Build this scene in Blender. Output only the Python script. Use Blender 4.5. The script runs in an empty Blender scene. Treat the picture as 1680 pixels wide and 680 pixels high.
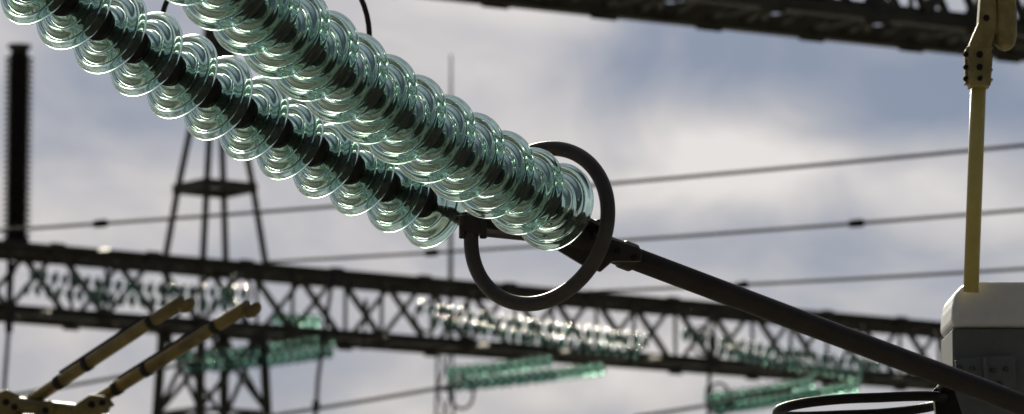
import bpy, bmesh, math, random
from mathutils import Vector, Matrix
random.seed(4)
S = bpy.context.scene
S.view_settings.view_transform = 'Standard'
S.view_settings.look = 'None'
S.view_settings.exposure = 0

# ------------------------------------------------------------------ camera
F = 7000.0                      # focal length in photo pixels (150 mm on 36 mm)
TH = math.atan(960 / F)
C = Vector((0, 0, 3.2))
fw = Vector((0, math.cos(TH), math.sin(TH)))
up = Vector((0, -math.sin(TH), math.cos(TH)))
rt = Vector((1, 0, 0))
def ray(x, y):
    return fw + rt * ((x - 840) / F) + up * ((340 - y) / F)
def P(x, y, d):
    return C + ray(x, y) * d
def PH(x, y, z):
    v = ray(x, y)
    return C + v * ((z - C.z) / v.z)
cam = bpy.data.cameras.new("camera")
cam.lens = 150
cam.sensor_width = 36
cam.clip_start = 0.5
cam.clip_end = 6000
cam.dof.use_dof = True
cam.dof.focus_distance = 12.8
cam.dof.aperture_fstop = 5.6
co = bpy.data.objects.new("camera", cam)
S.collection.objects.link(co)
co.location = C
co.rotation_euler = (math.pi / 2 + TH, 0, 0)
S.camera = co

# ------------------------------------------------------------------ materials
def mat(name, c1, c2=None, rough=0.6, metal=0.0, scale=20, bump=0.2, spec=0.5):
    m = bpy.data.materials.new(name)
    m.use_nodes = True
    nt = m.node_tree
    b = nt.nodes['Principled BSDF']
    c2 = c2 or tuple(v * 0.6 for v in c1)
    tc = nt.nodes.new('ShaderNodeTexCoord')
    n = nt.nodes.new('ShaderNodeTexNoise')
    n.inputs['Scale'].default_value = scale
    n.inputs['Detail'].default_value = 6
    n.inputs['Roughness'].default_value = 0.65
    r = nt.nodes.new('ShaderNodeValToRGB')
    r.color_ramp.elements[0].position = 0.3
    r.color_ramp.elements[0].color = (*c2, 1)
    r.color_ramp.elements[1].position = 0.68
    r.color_ramp.elements[1].color = (*c1, 1)
    bp = nt.nodes.new('ShaderNodeBump')
    bp.inputs['Strength'].default_value = bump
    bp.inputs['Distance'].default_value = 0.003
    nt.links.new(tc.outputs['Object'], n.inputs['Vector'])
    nt.links.new(n.outputs['Fac'], r.inputs['Fac'])
    nt.links.new(r.outputs['Color'], b.inputs['Base Color'])
    nt.links.new(n.outputs['Fac'], bp.inputs['Height'])
    nt.links.new(bp.outputs['Normal'], b.inputs['Normal'])
    b.inputs['Roughness'].default_value = rough
    b.inputs['Metallic'].default_value = metal
    b.inputs['Specular IOR Level'].default_value = spec
    return m
def glass(name, col, col2, rough):
    m = bpy.data.materials.new(name)
    m.use_nodes = True
    nt = m.node_tree
    b = nt.nodes['Principled BSDF']
    b.inputs['Transmission Weight'].default_value = 1
    b.inputs['Roughness'].default_value = rough
    b.inputs['IOR'].default_value = 1.5
    # slight tint differences from disc to disc
    oi = nt.nodes.new('ShaderNodeObjectInfo')
    mx_ = nt.nodes.new('ShaderNodeMix')
    mx_.data_type = 'RGBA'
    mx_.inputs[6].default_value = (*col, 1)
    mx_.inputs[7].default_value = (*col2, 1)
    nt.links.new(oi.outputs['Random'], mx_.inputs[0])
    nt.links.new(mx_.outputs[2], b.inputs['Base Color'])
    return m
M_glass = glass("green_glass", (0.56, 0.76, 0.67), (0.61, 0.79, 0.72), 0.06)
M_glassb = glass("green_glass_far", (0.32, 0.66, 0.52), (0.42, 0.72, 0.60), 0.15)
M_iron = mat("cast_iron", (0.022, 0.019, 0.015), (0.012, 0.010, 0.008), 0.6, 0.2, 40, 0.4, 0.3)
M_rust = mat("weathered_steel", (0.055, 0.042, 0.033), (0.036, 0.028, 0.022), 0.5, 0.1, 14, 0.12, 0.4)
M_ring = mat("ring_aluminium", (0.105, 0.088, 0.076), (0.065, 0.055, 0.048), 0.45, 0.2, 12, 0.15, 0.45)
M_galv = mat("galvanised_steel", (0.105, 0.10, 0.078), (0.045, 0.045, 0.034), 0.55, 0.1, 1.5, 0.1, 0.35)
M_bright = mat("galvanised_glint_plate", (0.17, 0.14, 0.085), (0.10, 0.08, 0.05), 0.65, 0.4, 3, 0.1)  # for the plates added to give sun glints on the gantry
M_wire = mat("wire_aluminium", (0.03, 0.03, 0.032), None, 0.8, 0.0, 50, 0.2, 0.2)
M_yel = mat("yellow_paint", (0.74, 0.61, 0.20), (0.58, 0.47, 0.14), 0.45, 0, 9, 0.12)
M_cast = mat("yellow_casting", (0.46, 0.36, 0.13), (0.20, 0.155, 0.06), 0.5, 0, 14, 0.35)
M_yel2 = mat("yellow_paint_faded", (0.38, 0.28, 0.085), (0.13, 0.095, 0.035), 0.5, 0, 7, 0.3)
M_black = mat("black_rubber", (0.02, 0.018, 0.015), None, 0.6, 0, 30, 0.2)
M_white = mat("white_paint", (0.82, 0.82, 0.82), (0.70, 0.70, 0.69), 0.45, 0, 6, 0.1)
M_grey = mat("grey_paint", (0.17, 0.18, 0.17), (0.13, 0.135, 0.13), 0.5, 0.1, 8, 0.1)
M_bolt = mat("painted_bolt", (0.11, 0.115, 0.11), None, 0.5, 0.3, 20, 0.1)
M_porc = mat("brown_porcelain", (0.035, 0.028, 0.028), None, 0.45, 0, 10, 0.1, 0.3)
M_grav = mat("gravel", (0.17, 0.16, 0.14), (0.07, 0.068, 0.06), 0.9, 0, 1.5, 0.8)

# ------------------------------------------------------------------ mesh helpers
def basis(z, hint=Vector((0, 0, 1))):
    z = z.normalized()
    if abs(z.dot(hint)) > 0.97:
        hint = Vector((1, 0, 0))
    x = hint.cross(z).normalized()
    y = z.cross(x)
    return x, y, z
def prism(bm, a, b, prof, hint=Vector((0, 0, 1))):
    x, y, z = basis(b - a, hint)
    r0 = [bm.verts.new(a + x * p[0] + y * p[1]) for p in prof]
    r1 = [bm.verts.new(b + x * p[0] + y * p[1]) for p in prof]
    n = len(prof)
    for i in range(n):
        bm.faces.new((r0[i], r0[(i + 1) % n], r1[(i + 1) % n], r1[i]))
    bm.faces.new(r0[::-1])
    bm.faces.new(r1)
def bar(bm, a, b, w, h=None, hint=Vector((0, 0, 1))):
    h = h or w
    prism(bm, a, b, [(-w/2, -h/2), (w/2, -h/2), (w/2, h/2), (-w/2, h/2)], hint)
def angle(bm, a, b, w, hint=Vector((0, 0, 1)), sx=1, sy=1):
    t = w * 0.16
    pr = [(0, 0), (w, 0), (w, t), (t, t), (t, w), (0, w)]
    pr = [((p[0] - w * .4) * sx, (p[1] - w * .4) * sy) for p in pr]
    prism(bm, a, b, pr, hint)
def tube(bm, pts, r, seg=16, closed=False, cap=True):
    rr = r if isinstance(r, (list, tuple)) else [r] * len(pts)
    n = len(pts)
    rings = []
    prevx = None
    for i, p in enumerate(pts):
        if closed:
            t = pts[(i + 1) % n] - pts[i - 1]
        else:
            t = pts[min(i + 1, n - 1)] - pts[max(i - 1, 0)]
        t.normalize()
        if prevx is None:
            x, y, _ = basis(t)
        else:
            x = (prevx - t * prevx.dot(t)).normalized()
            y = t.cross(x)
        prevx = x
        rings.append([bm.verts.new(p + (x * math.cos(a) + y * math.sin(a)) * rr[i])
                      for a in [2 * math.pi * k / seg for k in range(seg)]])
    m = n if closed else n - 1
    for i in range(m):
        A, B = rings[i], rings[(i + 1) % n]
        for k in range(seg):
            f = bm.faces.new((A[k], A[(k + 1) % seg], B[(k + 1) % seg], B[k]))
            f.smooth = True
    if not closed and cap:
        bm.faces.new(rings[0][::-1])
        bm.faces.new(rings[-1])
def lathe(bm, prof, M, seg=32, closed=False):
    rings = []
    for r, a in prof:
        if r < 1e-6:
            rings.append([bm.verts.new(M @ Vector((0, 0, a)))])
        else:
            rings.append([bm.verts.new(M @ Vector((r * math.cos(2*math.pi*k/seg), r * math.sin(2*math.pi*k/seg), a))) for k in range(seg)])
    n = len(rings)
    for i in range(n if closed else n - 1):
        A, B = rings[i], rings[(i + 1) % n]
        for k in range(seg):
            k2 = (k + 1) % seg
            if len(A) == 1 and len(B) == 1:
                continue
            if len(A) == 1:
                f = bm.faces.new((A[0], B[k2], B[k]))
            elif len(B) == 1:
                f = bm.faces.new((A[k], A[k2], B[0]))
            else:
                f = bm.faces.new((A[k], A[k2], B[k2], B[k]))
            f.smooth = True
def frame(o, z, hint=Vector((0, 0, 1))):
    x, y, z = basis(z, hint)
    m = Matrix((x, y, z)).transposed().to_4x4()
    m.translation = o
    return m
def empty(name):
    e = bpy.data.objects.new(name, None)
    e.empty_display_size = 0.2
    S.collection.objects.link(e)
    return e
def finish(bm, name, m, parent=None, bevel=0):
    bmesh.ops.recalc_face_normals(bm, faces=bm.faces[:])
    me = bpy.data.meshes.new(name)
    bm.to_mesh(me)
    bm.free()
    me.materials.append(m)
    o = bpy.data.objects.new(name, me)
    S.collection.objects.link(o)
    if parent:
        o.parent = parent
    if bevel:
        bv = o.modifiers.new("bevel", 'BEVEL')
        bv.width = bevel
        bv.segments = 3
        bv.limit_method = 'ANGLE'
        bv.angle_limit = math.radians(35)
    return o
def slab(bm, pts, d, th, off=0.0):
    """plate with an outline given at distance d, thickness th in depth"""
    q = [P(x, y, d) for x, y in pts]
    y0 = sum(v.y for v in q) / len(q)
    a = [bm.verts.new(Vector((v.x, y0 + off - th/2, v.z))) for v in q]
    b = [bm.verts.new(Vector((v.x, y0 + off + th/2, v.z))) for v in q]
    n = len(q)
    for i in range(n):
        bm.faces.new((a[i], a[(i+1) % n], b[(i+1) % n], b[i]))
    bm.faces.new(a[::-1])
    bm.faces.new(b)
def bolt(bm, x, y, d, r, depth=0.02):
    o = P(x, y, d)
    M = frame(o, Vector((0, -1, 0)))
    lathe(bm, [(0, 0), (r * 1.35, 0), (r * 1.35, depth * .25), (r, depth * .3), (r, depth), (0, depth)], M, 6)
def disc_mesh(name, prof, seg, m):
    bm = bmesh.new()
    lathe(bm, prof, Matrix.Identity(4), seg, True)
    bmesh.ops.recalc_face_normals(bm, faces=bm.faces[:])
    me = bpy.data.meshes.new(name)
    bm.to_mesh(me)
    bm.free()
    me.materials.append(m)
    return me

# ------------------------------------------------------------------ glass disc shapes
def spl(pts, n=4):
    out = []
    N = len(pts)
    for i in range(N):
        p0, p1, p2, p3 = pts[i-1], pts[i], pts[(i+1) % N], pts[(i+2) % N]
        for k in range(n):
            t = k / n
            out.append(tuple(0.5 * ((2*p1[j]) + (-p0[j]+p2[j])*t + (2*p0[j]-5*p1[j]+4*p2[j]-p3[j])*t*t
                       + (-p0[j]+3*p1[j]-3*p2[j]+p3[j])*t**3) for j in (0, 1)))
    return out
PROF = [(.040, .046), (.060, .040), (.085, .032), (.110, .021), (.128, .008), (.137, -.003), (.1395, -.010),
        (.137, -.016), (.132, -.012), (.126, -.001), (.118, .006), (.111, .003), (.106, -.010), (.101, -.016), (.096, -.008),
        (.090, .008), (.083, .014), (.077, .008), (.071, -.008), (.067, -.013), (.062, -.004), (.056, .014), (.048, .024), (.040, .026)]
ME_disc = disc_mesh("glass_disc", spl(PROF, 3), 72, M_glass)
PROFB = [(.036, .046), (.075, .034), (.115, .016), (.138, -.006), (.136, -.015), (.124, .000), (.113, -.018),
         (.104, .006), (.088, -.02), (.078, .012), (.06, -.012), (.05, .022), (.037, .024)]
ME_discb = disc_mesh("glass_disc_far", [(r * 1.25, a * 1.5) for r, a in PROFB], 24, M_glassb)
CAP = [(0, .122), (.018, .122), (.028, .116), (.032, .104), (.031, .092), (.038, .084), (.044, .074), (.046, .060), (.047, .046),
       (.052, .043), (.052, .038), (.042, .034), (.040, .028), (.044, .022), (.044, .010), (.034, .000), (.024, -.006), (.016, -.012), (.016, -.036), (.024, -.042), (.024, -.054), (0, -.054)]

def string(name, pts, me, seg, wob=.022):
    e = empty(name)
    bm = bmesh.new()
    n = len(pts)
    for i, p in enumerate(pts):
        t = (pts[min(i+1, n-1)] - pts[max(i-1, 0)]).normalized()
        j = Vector((random.uniform(-1, 1), random.uniform(-1, 1), random.uniform(-1, 1))) * wob
        Mx = frame(p, t + j) @ Matrix.Rotation(random.uniform(0, 6.28), 4, 'Z')
        o = bpy.data.objects.new("disc_%d" % (i + 1), me)
        S.collection.objects.link(o)
        o.matrix_world = Mx
        o.parent = e
        lathe(bm, CAP, Mx, seg)
    finish(bm, "metal_caps", M_iron, e)
    return e

def fit(x0, dx, y0, a, b, d0, n, sp=0.17):
    pts = [P(x0, y0, d0)]
    d = d0
    for k in range(1, n):
        x = x0 - dx * k
        y = y0 - a * k - b * k * k
        lo, hi = d - sp, d
        for _ in range(50):
            mid = (lo + hi) / 2
            L = (P(x, y, mid) - pts[-1]).length
            if L > sp: lo = mid
            else: hi = mid
        d = (lo + hi) / 2
        pts.append(P(x, y, d))
    return pts
up_pts = fit(907, 49, 338, 25.0, 0.76, 13.07, 17)
lo_pts = fit(708, 59, 338, 25.1, 0.78, 13.75, 17)
string("glass_insulator_string", up_pts, ME_disc, 24)
string("glass_insulator_string", lo_pts, ME_disc, 24)

# ------------------------------------------------------------------ end hardware: yoke, ring, rod
ax_u = (up_pts[0] - up_pts[1]).normalized()
ax_l = (lo_pts[0] - lo_pts[1]).normalized()
uend = up_pts[0] + ax_u * 0.17
lend = lo_pts[0] + ax_l * 0.17
e = empty("yoke_plate")
bm = bmesh.new()
tube(bm, [up_pts[0] + ax_u * .04, uend], .02, 14)
tube(bm, [lo_pts[0] + ax_l * .04, lend], .02, 14)
for s in (-1, 1):
    o = Vector((0, 0.022 * s, 0))
    bar(bm, uend - ax_u * .07 + o, uend + ax_u * .10 + o, .06, .012)
    bar(bm, lend - ax_l * .07 + o, lend + ax_l * .07 + o, .05, .012)
for q in (uend, lend):
    M1 = frame(q - Vector((0, .05, 0)), Vector((0, 1, 0)))
    lathe(bm, [(0, 0), (.024, 0), (.024, .02), (.014, .02), (.014, .1), (.022, .1), (.022, .115), (0, .115)], M1, 12)
finish(bm, "clevis_links", M_rust, e, .002)
bm = bmesh.new()
yk = [uend + ax_u * .08 + Vector((.02, 0, .03)), uend + ax_u * .1 + Vector((0.03, 0, -.06)), lend + Vector((0.05, 0, -.05)),
      lend + Vector((-.03, 0, -.01)), lend + Vector((0.0, 0, .03)), uend + Vector((-.07, 0, -.03))]
nrm = (yk[1] - yk[2]).cross(Vector((0, 0, 1))).normalized() * .009
a = [bm.verts.new(v + nrm) for v in yk]
b = [bm.verts.new(v - nrm) for v in yk]
for i in range(len(yk)):
    j = (i + 1) % len(yk)
    bm.faces.new((a[i], a[j], b[j], b[i]))
bm.faces.new(a[::-1]); bm.faces.new(b)
finish(bm, "plate", M_rust, e, .003)

# corona ring
e = empty("corona_ring")
rc = P(884, 371, 13.28)
R = 0.252
bm = bmesh.new()
nring = (ax_u).normalized()
rx, ry, rz = basis(nring)
pts = [rc + (rx * math.cos(a) + ry * math.sin(a)) * R for a in [2 * math.pi * k / 96 for k in range(96)]]
tube(bm, pts, .0235, 20, True)
finish(bm, "ring_tube", M_ring, e)
bm = bmesh.new()
near = min(pts, key=lambda p: (p - P(780, 378, 13.5)).length)
near2 = min(pts, key=lambda p: (p - P(985, 395, 13.1)).length)
bar(bm, near, lend + Vector((0.02, 0, 0)), .045, .014)
bar(bm, near2, uend + ax_u * .09, .045, .014)
bar(bm, near + Vector((-.035, 0, .012)), near + Vector((.035, 0, -.004)), .062, .05)
for dx in (-.03, .035):
    M1 = frame(near + Vector((dx, -.02, .0)), Vector((0, -.3, 1)))
    lathe(bm, [(0, -.04), (.012, -.04), (.012, .035), (0, .035)], M1, 6)
finish(bm, "brackets", M_rust, e, .002)

# tubular busbar going to lower right
e = empty("tubular_busbar")
bm = bmesh.new()
r0, r1 = P(930, 383, 13.22), P(1900, 748, 14.2)
def on(t): return r0.lerp(r1, t)
pts = [on(0.10), on(.3), on(.5), on(.75), on(1)]
tube(bm, pts, .036, 32)
finish(bm, "tube", M_rust, e)
bm = bmesh.new()
dr = (r1 - r0).normalized()
Mx = frame(r0, dr)
lathe(bm, [(0, 0.0), (.034, 0.0), (.040, .006), (.040, .05), (.044, .055), (.044, .11), (.040, .118), (.040, .20), (.045, .205), (.045, .242), (.037, .25), (0, .25)], Mx, 28)
finish(bm, "end_socket", M_rust, e, .001)
bm = bmesh.new()
slab(bm, [(905, 405), (925, 372), (975, 372), (1002, 392), (1045, 406), (1053, 414), (1052, 430), (1004, 430), (985, 447), (962, 440)], 13.24, .03, 0)
finish(bm, "clamp_plate", M_rust, e, .004)
bm = bmesh.new()
for (x, y) in ((1012, 412), (1040, 423)):
    bolt(bm, x, y, 13.2, .009, .02)
finish(bm, "bolts", M_iron, e)

# ------------------------------------------------------------------ jumper behind the strings
e = empty("jumper_cable")
bm = bmesh.new()
pts = []
for k in range(41):
    a = math.radians(200 - 220 * k / 40)
    pts.append(P(434 + 172 * math.cos(a), 60 - 160 * math.sin(a), 15.5))
tube(bm, pts, .010, 12)
finish(bm, "cable", M_black, e)

# ------------------------------------------------------------------ lattice structures
def lattice_beam(bm, A, B, W, h, n, ch, br, xside=False, plates=True, dense=False):
    H = Vector((0, 0, -h))
    cs = [A, A + W, A + H, A + W + H]
    D = B - A
    for i, c in enumerate(cs):
        angle(bm, c, c + D, ch, Vector((0, 0, 1)), 1 if i % 2 else -1, -1 if i < 2 else 1)
    for k in range(n):
        t0, t1 = k / n, (k + 1) / n
        tm = (t0 + t1) / 2
        for off in (Vector((0, 0, 0)), W):
            angle(bm, A + off + D*t0 + H, A + off + D*tm, br)
            angle(bm, A + off + D*tm, A + off + D*t1 + H, br)
            if xside:
                angle(bm, A + off + D*t0, A + off + D*tm + H, br)
                angle(bm, A + off + D*tm + H, A + off + D*t1, br)
            angle(bm, A + off + D*t0, A + off + D*t0 + H, br * .8)
        for off in (Vector((0, 0, 0)), H):
            angle(bm, A + off + D*t0, A + off + W + D*tm, br * .9, Vector((0, 1, 0.1)))
            angle(bm, A + off + W + D*tm, A + off + D*t1, br * .9, Vector((0, 1, 0.1)))
            angle(bm, A + off + D*t0, A + off + W + D*t0, br, Vector((0, 0, 1)))
        if dense:
            for q in range(3):
                ta = t0 + (t1 - t0) * q / 3; tb = t0 + (t1 - t0) * (q + 1) / 3
                angle(bm, A + H + D*ta, A + W + H + D*tb, br, Vector((0, 1, 0.1)))
                angle(bm, A + W + H + D*ta, A + H + D*tb, br, Vector((0, 1, 0.1)))
        if plates:
            u = D.normalized()
            for off in (H, W + H):
                q = A + off + D * t0
                bar(bm, q - u * .22, q + u * .22, .02, .36, Vector((0, 0, 1)))
            for off in (Vector((0, 0, 0)), W):
                q = A + off + D * tm
                bar(bm, q - u * .2, q + u * .2, .02, .32, Vector((0, 0, 1)))
def lattice_col(bm, top, bot, u, w, tw, bw, n, ch, br):
    def cr(t):
        c = top.lerp(bot, t)
        s = (tw + (bw - tw) * t) / 2
        return [c + u*s + w*s, c - u*s + w*s, c - u*s - w*s, c + u*s - w*s]
    T, Bm = cr(0), cr(1)
    for i in range(4):
        angle(bm, T[i], Bm[i], ch, Vector((0, 1, 0)))
    for k in range(n):
        a, b = cr(k / n), cr((k + 1) / n)
        for i in range(4):
            j = (i + 1) % 4
            angle(bm, a[i], b[j], br, Vector((0, 1, 0)))
            angle(bm, a[j], b[i], br, Vector((0, 1, 0)))
            bar(bm, a[i], a[j], br)

ZT = C.z + 12.6
a0, a1 = PH(0, 402, ZT), PH(1550, 535, ZT)
D = a1 - a0
u = D.normalized()
wv = Vector((-u.y, u.x, 0)) * 1.6
A, B = a0 - D * .35, a1 + D * .35
e = empty("lattice_gantry")
bm = bmesh.new()
npan = int((B - A).length / 2.6)
lattice_beam(bm, A, B, wv, 1.5, npan, .24, .12)
finish(bm, "beam", M_galv, e)
bm = bmesh.new()
colx = a0 + u * ((PH(384, 434, ZT) - a0).dot(u)) + wv * .5
for q in (colx, colx + u * 34, colx - u * 22):
    top = q + Vector((0, 0, -1.5))
    lattice_col(bm, top, Vector((q.x, q.y, 0)), u, wv.normalized(), 1.75, 3.0, 7, .22, .11)
finish(bm, "columns", M_galv, e)
# plates added along the chords, tilted to catch the sun as glints
pn = Vector((-.10, -.34, .93)).normalized()
def tilted_plate(bm, q, sz, w_):
    sx = Vector((1, 0, -.1)).normalized()
    sy = pn.cross(sx).normalized()
    sx = sy.cross(pn).normalized()
    vs = [q + sx * a_ * sz / 2 + sy * b_ * w_ for a_, b_ in ((-1, -1), (1, -1), (.7, 1), (-.8, 1))]
    t_ = [bm.verts.new(v + pn * .01) for v in vs]
    l_ = [bm.verts.new(v - pn * .01) for v in vs]
    bm.faces.new(t_); bm.faces.new(l_[::-1])
    for i in range(4):
        bm.faces.new((t_[i], l_[i], l_[(i+1) % 4], t_[(i+1) % 4]))
bm = bmesh.new()
for (x, lev, sz) in ((62, 1, .35), (160, 0, .28), (610, 1, .4), (776, 1, .45), (908, 1, .5), (1056, 1, .5),
                     (1300, 1, .35), (1455, 1, .3)):
    q = a0 + u * ((PH(x, 402 + .086 * x, ZT) - a0).dot(u)) - wv.normalized() * .32 + Vector((0, 0, -1.58 * lev + .05))
    tilted_plate(bm, q, sz, .17)
finish(bm, "glint_plates", M_bright, e)

# mast on the gantry
e = empty("lattice_mast")
bm = bmesh.new()
def cr(z, s):
    c = Vector((colx.x, colx.y, ZT + z))
    w2 = wv.normalized()
    return [c + u*s + w2*s, c - u*s + w2*s, c - u*s - w2*s, c + u*s - w2*s]
lv = [(0.0, .90), (1.95, .66), (4.6, .28), (5.2, .20), (8.0, .10)]
for i in range(len(lv) - 1):
    a, b = cr(*lv[i]), cr(*lv[i + 1])
    for k in range(4):
        angle(bm, a[k], b[k], .16, Vector((0, 1, 0)))
        if i > 1:
            angle(bm, a[k], b[(k+1) % 4], .06, Vector((0, 1, 0)))
pl = cr(1.95, .72)
for k in range(4):
    bar(bm, pl[k], pl[(k+1) % 4], .10, .22)
pl = cr(4.9, .30)
for k in range(4):
    bar(bm, pl[k], pl[(k+1) % 4], .12, .9)
tube(bm, [Vector((colx.x, colx.y, ZT + 4.7)), Vector((colx.x, colx.y, ZT + 12))], [.22, .10], 12)
finish(bm, "frame", M_galv, e)

# upper right beam
ZU = C.z + 11.2
b0, b1 = PH(1010, -28, ZU), PH(1680, 46, ZU)
Du = b1 - b0
uu = Du.normalized()
wu = Vector((-uu.y, uu.x, 0)) * 1.7
e = empty("lattice_gantry")
bm = bmesh.new()
A2, B2 = b0 - Du * .9 + Vector((0, 0, 1.7)), b1 + Du * .9 + Vector((0, 0, 1.7))
lattice_beam(bm, A2, B2, wu, 1.7, int((B2 - A2).length / 1.7), .24, .10, True, True, True)
for off in (Vector((0,0,-1.7)), wu + Vector((0,0,-1.7))):
    bar(bm, A2 + off + Vector((0,0,-.05)), B2 + off + Vector((0,0,-.05)), .2, .16)
finish(bm, "beam", M_galv, e)
bm = bmesh.new()
q = B2 + wu * .5 + Vector((0, 0, -1.7)) - uu * 1.2
lattice_col(bm, q, Vector((q.x, q.y, 0)), uu, wu.normalized(), 1.8, 3, 7, .2, .1)
finish(bm, "column", M_galv, e)

# thin distant mast
e = empty("lightning_mast")
bm = bmesh.new()
t = P(740, 90, 165)
zs = P(740, 575, 165).z
tube(bm, [Vector((t.x, t.y, t.z)), Vector((t.x, t.y, zs))], [.04, .11], 8)
lattice_col(bm, Vector((t.x - .2, t.y, zs)), Vector((t.x - .2, t.y, 0)), Vector((1, 0, 0)), Vector((0, 1, 0)), .55, 1.4, 12, .1, .06)
finish(bm, "mast", M_galv, e)

# post insulator at the left
e = empty("post_insulator")
pc = a0 + u * ((PH(50, 406, ZT) - a0).dot(u)) + wv * .4
bm = bmesh.new()
dpost = (pc - C).dot(fw)
s = dpost / F
hgt = 340 * s
prof = [(0, .15), (.30, .15), (.30, .3)]
nsh = 34
for k in range(nsh):
    z = .3 + (hgt - .55) * k / nsh
    dz = (hgt - .55) / nsh
    prof += [(.22, z), (.22, z + dz * .35), (.35, z + dz * .5), (.35, z + dz * .6), (.22, z + dz)]
prof += [(.22, hgt - .2), (0, hgt - .2)]
lathe(bm, prof, Matrix.Translation(pc), 28)
finish(bm, "sheds", M_porc, e)
bm = bmesh.new()
lathe(bm, [(0, hgt - .22), (.2, hgt - .22), (.2, hgt - .1), (.28, hgt - .06), (.28, hgt + .02), (.1, hgt + .04), (0, hgt + .04)], Matrix.Translation(pc), 24)
lathe(bm, [(0, 0), (.42, 0), (.42, .1), (.25, .17), (0, .17)], Matrix.Translation(pc), 20)
bar(bm, pc - u * 1.2 + Vector((0, 0, .03)), pc + u * 2 + Vector((0, 0, .03)), 1.5, .06)
finish(bm, "flanges", M_galv, e)

# ------------------------------------------------------------------ wires
def wire(pa, pb, r, sag=0.0, clamps=(), n=24):
    e = empty("overhead_wire")
    bm = bmesh.new()
    pts = []
    for k in range(n + 1):
        t = k / n
        p = pa.lerp(pb, t)
        p.z -= sag * 4 * t * (1 - t)
        pts.append(p)
    tube(bm, pts, r, 8)
    for t in clamps:
        p = pa.lerp(pb, t); p.z -= sag * 4 * t * (1 - t)
        d = (pb - pa).normalized()
        tube(bm, [p - d*.16, p - d*.1, p + d*.1, p + d*.16], [r*1.1, r*2.3, r*2.3, r*1.1], 10)
    finish(bm, "conductor", M_wire, e)
def wpx(x0, y0, d0, x1, y1, d1, r, sag=0, cl=()):
    pa, pb = P(x0, y0, d0), P(x1, y1, d1)
    ts = []
    for x in cl:
        k = (x - x0) / (x1 - x0)
        ts.append(k * d0 / (k * d0 + (1 - k) * d1))
    wire(pa, pb, r, sag, ts)
wpx(-200, 391, 72, 1900, 217, 60, .029, .10, (165,))
wpx(440, 430, 72, 1900, 326, 60, .027, .06, (708, 1405))
wpx(960, 479, 72, 1900, 427, 60, .027, .03, (1218,))
wpx(380, 692, 80, 760, 630, 80, .035, .02)
wpx(1040, 684, 80, 1300, 640, 80, .035, .02)
wpx(-50, 660, 80, 330, 592, 80, .035, .03)
def dropper(pts, d, r=.05):
    e = empty("dropper_cable")
    bm = bmesh.new()
    q = [P(x, y, d) for x, y in pts]
    out = []
    for i in range(len(q) - 1):
        for k in range(6):
            out.append(q[i].lerp(q[i+1], k / 6))
    out.append(q[-1])
    tube(bm, out, r, 8)
    for i in range(0, len(out), 7):
        lathe(bm, [(0, -.12), (r*1.8, -.12), (r*1.8, .12), (0, .12)], Matrix.Translation(out[i]), 8)
    finish(bm, "cable", M_black, e)
dropper([(20, 440), (16, 520), (8, 620), (0, 760)], 95)
dropper([(545, 460), (533, 540), (522, 620), (512, 760)], 98)
dropper([(1168, 560), (1164, 620), (1160, 760)], 104)
dropper([(600, 500), (596, 575)], 100, .03)

# ------------------------------------------------------------------ distant insulator strings
def fstring(x0, y0, d0, x1, y1, d1, sag=.03):
    a, b = P(x0, y0, d0), P(x1, y1, d1)
    n = max(3, int((b - a).length / .25))
    pts = []
    for k in range(n + 1):
        t = k / n
        p = a.lerp(b, t); p.z -= sag * 4 * t * (1 - t)
        pts.append(p)
    string("glass_insulator_string", pts, ME_discb, 8, .12)
fstring(400, 482, 100, 55, 452, 98, .08)
fstring(385, 502, 99, 45, 473, 97, .08)
fstring(1060, 560, 105, 690, 506, 103, .05)
fstring(1045, 580, 104, 715, 527, 102, .05)
fstring(1440, 600, 110, 1125, 550, 108, .05)
fstring(1410, 616, 109, 1170, 572, 107, .05)
fstring(300, 588, 102, 545, 556, 105, .05)
fstring(310, 602, 101, 540, 578, 104, .05)
fstring(740, 612, 98, 900, 592, 100, .03)
fstring(740, 632, 97, 985, 605, 100, .03)
fstring(1165, 655, 98, 1330, 628, 100, .03)
fstring(1175, 670, 97, 1400, 636, 100, .03)
fstring(455, 523, 106, 520, 528, 107, .0)
for (x, y, d) in ((392, 478, 100), (757, 645, 97), (1152, 560, 108), (1180, 655, 97), (700, 520, 103)):
    e = empty("corona_ring")
    bm = bmesh.new()
    c_ = P(x, y, d)
    ex = Vector((.75, .66, 0)); ez = Vector((0, 0, 1))
    tube(bm, [c_ + (ex * math.cos(k * math.pi / 16) + ez * math.sin(k * math.pi / 16)) * .36 for k in range(32)], .035, 8, True)
    finish(bm, "ring_tube", M_galv, e)

# ------------------------------------------------------------------ yellow disconnector arms lower left
def arm(tipx, tipy, bx, by, d):
    e = empty("disconnector_arm")
    t, b = P(tipx, tipy, d), P(bx, by, d + .6)
    dr = (b - t)
    bm = bmesh.new()
    tube(bm, [t, t + dr * .06, t + dr], [.030, .031, .031], 20)
    px = d / F
    hk = []
    for k in range(9):
        a = math.radians(-130 + 150 * k / 8)
        hk.append(t + Vector((math.cos(a) * 10 * px + 1*px, 0, math.sin(a) * 10 * px + 1 * px)))
    tube(bm, hk, [.024, .028] + [.033] * 5 + [.028, .022], 14)
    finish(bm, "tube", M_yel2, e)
    bm = bmesh.new()
    for f in (.17, .56, .73):
        tube(bm, [t + dr * f, t + dr * (f + .028)], .036, 20)
    off = Vector((-.30, 0, .95)).normalized() * .033
    bar(bm, t + dr * .2 + off + Vector((0, -.01, 0)), t + dr * .72 + off + Vector((0, -.01, 0)), .03, .013)
    finish(bm, "bands", M_black, e)
arm(300, 494, 30, 672, 20)
arm(408, 502, 120, 682, 20)
e = empty("disconnector_base")
bm = bmesh.new()
tube(bm, [P(-120, 655, 20.8), P(0, 660, 20.6), P(60, 668, 20.5), P(135, 676, 20.4), P(175, 668, 20.3)], [.04, .04, .035, .035, .03], 20)
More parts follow.
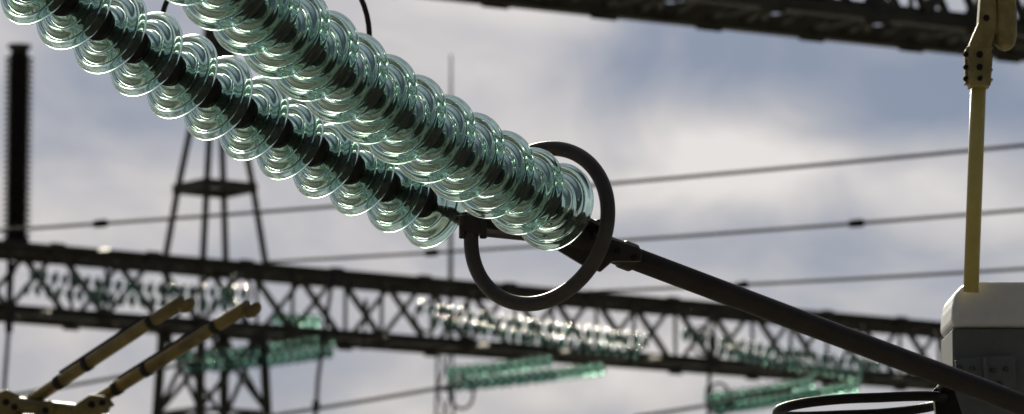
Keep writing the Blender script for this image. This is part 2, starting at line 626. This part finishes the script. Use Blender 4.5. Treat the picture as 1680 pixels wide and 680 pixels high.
tube(bm, [P(-120, 694, 20.8), P(185, 694, 20.4)], .04, 20)
slab(bm, [(120, 668), (150, 648), (178, 652), (188, 664), (160, 680), (120, 685)], 20.4, .1)
slab(bm, [(-10, 648), (12, 640), (34, 650), (40, 668), (20, 690), (-10, 690)], 20.6, .12)
slab(bm, [(60, 662), (86, 658), (92, 672), (80, 690), (58, 690)], 20.45, .1)
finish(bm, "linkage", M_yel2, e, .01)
bm = bmesh.new()
for (x, y) in ((10, 660), (24, 668), (75, 674), (150, 664), (168, 662)):
    bolt(bm, x, y, 20.3, .014, .03)
finish(bm, "bolts", M_iron, e)
bm = bmesh.new()
q = P(60, 706, 20.6)
lathe(bm, [(0, 0), (.16, 0)] + [(.08 + .05 * (k % 2), -.06 - .04 * k) for k in range(40)] + [(0, -1.7)], Matrix.Translation(q), 20)
tube(bm, [q + Vector((0, 0, -1.65)), Vector((q.x, q.y, 0))], .14, 16)
finish(bm, "support_post", M_porc, e)

# ------------------------------------------------------------------ yellow rod + clamp upper right
e = empty("yellow_support_rod")
bm = bmesh.new()
DY = 14.6
tube(bm, [P(1606, 120, DY), P(1593, 480, DY)], .0265, 28)
finish(bm, "rod", M_yel, e)
bm = bmesh.new()
slab(bm, [(1588, 146), (1586, 100), (1590, 72), (1604, 40), (1610, -30), (1632, -30), (1634, 30), (1630, 62), (1624, 80), (1626, 104), (1622, 146)], DY, .08)
slab(bm, [(1582, 140), (1582, 84), (1590, 84), (1590, 140)], DY, .05)
for y in (84, 100, 120, 136):
    slab(bm, [(1584, y - 4), (1627, y - 4), (1627, y), (1584, y)], DY, .092)
finish(bm, "clamp", M_cast, e, .006)
bm = bmesh.new()
Mk = frame(P(1650, 10, DY), (P(1648, 90, DY) - P(1650, 10, DY)))
lathe(bm, [(0, -.10), (.034, -.10), (.036, .0), (.040, .06), (.041, .10), (.034, .135), (.016, .152), (0, .156)], Mk, 28)
tube(bm, [P(1652, 0, DY), P(1655, -300, DY)], .028, 20)
tube(bm, [P(1618, -25, DY), P(1622, -300, DY)], .024, 20)
slab(bm, [(1620, 38), (1655, 28), (1655, 52), (1620, 60)], DY, .05)
finish(bm, "end_knob", M_cast, e, .003)
bm = bmesh.new()
for y in (90, 111, 130):
    bolt(bm, 1607, y, DY - .05, .009, .025)
    bolt(bm, 1584, y, DY - .03, .007, .02)
bolt(bm, 1618, 30, DY - .05, .009, .02)
finish(bm, "bolts", M_iron, e)

# ------------------------------------------------------------------ drive housing
e = empty("drive_housing")
DB = 14.75
bm = bmesh.new()
top = [(1556, 540), (1558, 508)]
for k in range(11):
    a = math.radians(185 + 85 * k / 10)
    top.append((1597 + 37 * math.cos(a), 502 + 36 * math.sin(a)))
for k in range(11):
    a = math.radians(270 + 85 * k / 10)
    top.append((1792 + 37 * math.cos(a), 502 + 36 * math.sin(a)))
top += [(1831, 508), (1834, 540)]
slab(bm, top, DB, .42, .12)
finish(bm, "white_cover", M_white, e, .025)
bm = bmesh.new()
slab(bm, [(1560, 541), (1830, 541), (1830, 760), (1560, 760)], DB, .40, .12)
finish(bm, "body", M_grey, e, .008)
bm = bmesh.new()
slab(bm, [(1562, 596), (1600, 590), (1660, 588), (1662, 640), (1612, 646), (1564, 640)], DB, .02, -.10)
slab(bm, [(1606, 592), (1612, 592), (1614, 645), (1608, 645)], DB, .05, -.12)
finish(bm, "bracket_plate", M_grey, e, .003)
bm = bmesh.new()
for (x, y) in ((1575, 603), (1595, 605), (1573, 628), (1630, 608), (1650, 606), (1640, 630)):
    bolt(bm, x, y, DB - .115, .008, .012)
finish(bm, "bolts", M_bolt, e)
bm = bmesh.new()
q = P(1692, 755, DB + .05)
tube(bm, [q, Vector((q.x, q.y, 0))], .11, 20)
finish(bm, "support_post", M_galv, e)

# dark loop bottom right
e = empty("grading_ring")
bm = bmesh.new()
pts = []
cc = P(1412, 667, 14.1)
for k in range(96):
    a = 2 * math.pi * k / 96
    ca, sa = math.cos(a), math.sin(a)
    X = (abs(ca) ** .75) * (1 if ca > 0 else -1) * .275
    Y = (abs(sa) ** .8) * (1 if sa > 0 else -1) * .22
    pts.append(cc + Vector((X, Y, .018 * ca - Y * .035)))
tube(bm, pts, .0165, 16, True)
finish(bm, "ring_tube", M_iron, e)
bm = bmesh.new()
slab(bm, [(1530, 640), (1548, 628), (1562, 632), (1580, 690), (1535, 690)], 14.05, .05)
tube(bm, [P(1545, 640, 14.05), P(1562, 612, 13.85)], .02, 12)
finish(bm, "holder", M_iron, e, .003)

# ------------------------------------------------------------------ ground
bm = bmesh.new()
g = 3000
vs = [bm.verts.new(v) for v in ((-g, -g, 0), (g, -g, 0), (g, g, 0), (-g, g, 0))]
bm.faces.new(vs)
finish(bm, "ground", M_grav)

# ------------------------------------------------------------------ sun + sky
SUN_EL, SUN_AZ = math.radians(23), math.radians(-8)   # azimuth from +Y, negative = left
sv = Vector((math.sin(SUN_AZ) * math.cos(SUN_EL), math.cos(SUN_AZ) * math.cos(SUN_EL), math.sin(SUN_EL)))
sl = bpy.data.lights.new("sun", 'SUN')
sl.energy = 4.5
sl.angle = math.radians(0.6)
sl.color = (1.0, 0.92, 0.76)
so = bpy.data.objects.new("sun", sl)
S.collection.objects.link(so)
so.rotation_euler = (-sv).to_track_quat('-Z', 'Y').to_euler()

w = bpy.data.worlds.new("World")
S.world = w
w.use_nodes = True
nt = w.node_tree
N = nt.nodes
bg = N['Background']
bg.inputs['Strength'].default_value = 0.1
sky = N.new('ShaderNodeTexSky')
sky.sky_type = 'NISHITA'
sky.sun_disc = False
sky.sun_elevation = SUN_EL
sky.sun_rotation = SUN_AZ
def math_(op, a, b=None, c=None):
    n = N.new('ShaderNodeMath'); n.operation = op
    for i, v in enumerate((a, b, c)):
        if v is None: continue
        if isinstance(v, (int, float)): n.inputs[i].default_value = v
        else: nt.links.new(v, n.inputs[i])
    return n.outputs[0]
tc = N.new('ShaderNodeTexCoord')
sep = N.new('ShaderNodeSeparateXYZ')
nt.links.new(tc.outputs['Generated'], sep.inputs[0])
mp = N.new('ShaderNodeMapping')
mp.inputs['Scale'].default_value = (1, 1, 1.7)
mp.inputs['Rotation'].default_value = (0, math.radians(12), 0)
nt.links.new(tc.outputs['Generated'], mp.inputs[0])
nz = N.new('ShaderNodeTexNoise')
nz.inputs['Scale'].default_value = 19
nz.inputs['Detail'].default_value = 5
nz.inputs['Roughness'].default_value = 0.5
nz.inputs['Distortion'].default_value = 0.4
nt.links.new(mp.outputs[0], nz.inputs['Vector'])
val = math_('MULTIPLY_ADD', nz.outputs['Fac'], 1.35, -0.20)
blobs = [(900, 110, 130, 130, .24), (1120, 240, 230, 60, .36), (1400, 290, 250, 60, .28), (1000, 650, 600, 60, .12),
         (250, 330, 180, 60, .12), (640, 60, 140, 120, .06),
         (1180, 90, 170, 60, -.24), (1600, 180, 170, 60, -.38), (1480, 80, 170, 70, -.18), (110, 220, 160, 90, -.22),
         (1150, 385, 250, 35, -.14), (100, 600, 250, 70, -.16), (700, 200, 90, 130, -.05)]
for (x, y, rx_, ry_, am) in blobs:
    v = ray(x, y).normalized()
    dx = math_('MULTIPLY', math_('SUBTRACT', sep.outputs[0], v.x), F / rx_)
    dz = math_('MULTIPLY', math_('SUBTRACT', sep.outputs[2], v.z), F / ry_)
    r2 = math_('ADD', math_('MULTIPLY', dx, dx), math_('MULTIPLY', dz, dz))
    gq = math_('POWER', 2.71828, math_('MULTIPLY', r2, -0.7))
    val = math_('MULTIPLY_ADD', gq, am, val)
rp = N.new('ShaderNodeValToRGB')
els = rp.color_ramp.elements
els[0].position = 0.12; els[0].color = (.15, .21, .33, 1)
els[1].position = 0.9; els[1].color = (.70, .68, .68, 1)
m_ = els.new(0.42); m_.color = (.31, .34, .42, 1)
m_ = els.new(0.62); m_.color = (.46, .46, .50, 1)
nt.links.new(val, rp.inputs[0])
# unseen sky dimmed away from the sun, keeps backlit metal and glass dark
dot = N.new('ShaderNodeVectorMath'); dot.operation = 'DOT_PRODUCT'
nt.links.new(tc.outputs['Generated'], dot.inputs[0])
dot.inputs[1].default_value = sv
mr = N.new('ShaderNodeMapRange')
mr.inputs['From Min'].default_value = 0.3
mr.inputs['From Max'].default_value = 0.92
mr.inputs['To Min'].default_value = 1.6
mr.inputs['To Max'].default_value = 10.0
nt.links.new(dot.outputs['Value'], mr.inputs['Value'])
# sun glow added out of frame so the glass discs catch glints
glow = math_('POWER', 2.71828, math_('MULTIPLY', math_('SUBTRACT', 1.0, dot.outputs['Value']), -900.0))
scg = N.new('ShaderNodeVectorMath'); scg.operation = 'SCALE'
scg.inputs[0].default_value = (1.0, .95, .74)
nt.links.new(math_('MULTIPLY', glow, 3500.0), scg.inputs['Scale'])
sc = N.new('ShaderNodeVectorMath'); sc.operation = 'SCALE'
nt.links.new(rp.outputs[0], sc.inputs[0])
nt.links.new(mr.outputs[0], sc.inputs['Scale'])
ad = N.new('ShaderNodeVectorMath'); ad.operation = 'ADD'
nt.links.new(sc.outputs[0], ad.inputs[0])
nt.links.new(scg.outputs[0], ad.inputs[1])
mx = N.new('ShaderNodeMix'); mx.data_type = 'RGBA'
mx.inputs[0].default_value = 0.93
nt.links.new(sky.outputs[0], mx.inputs[6])
nt.links.new(ad.outputs[0], mx.inputs[7])
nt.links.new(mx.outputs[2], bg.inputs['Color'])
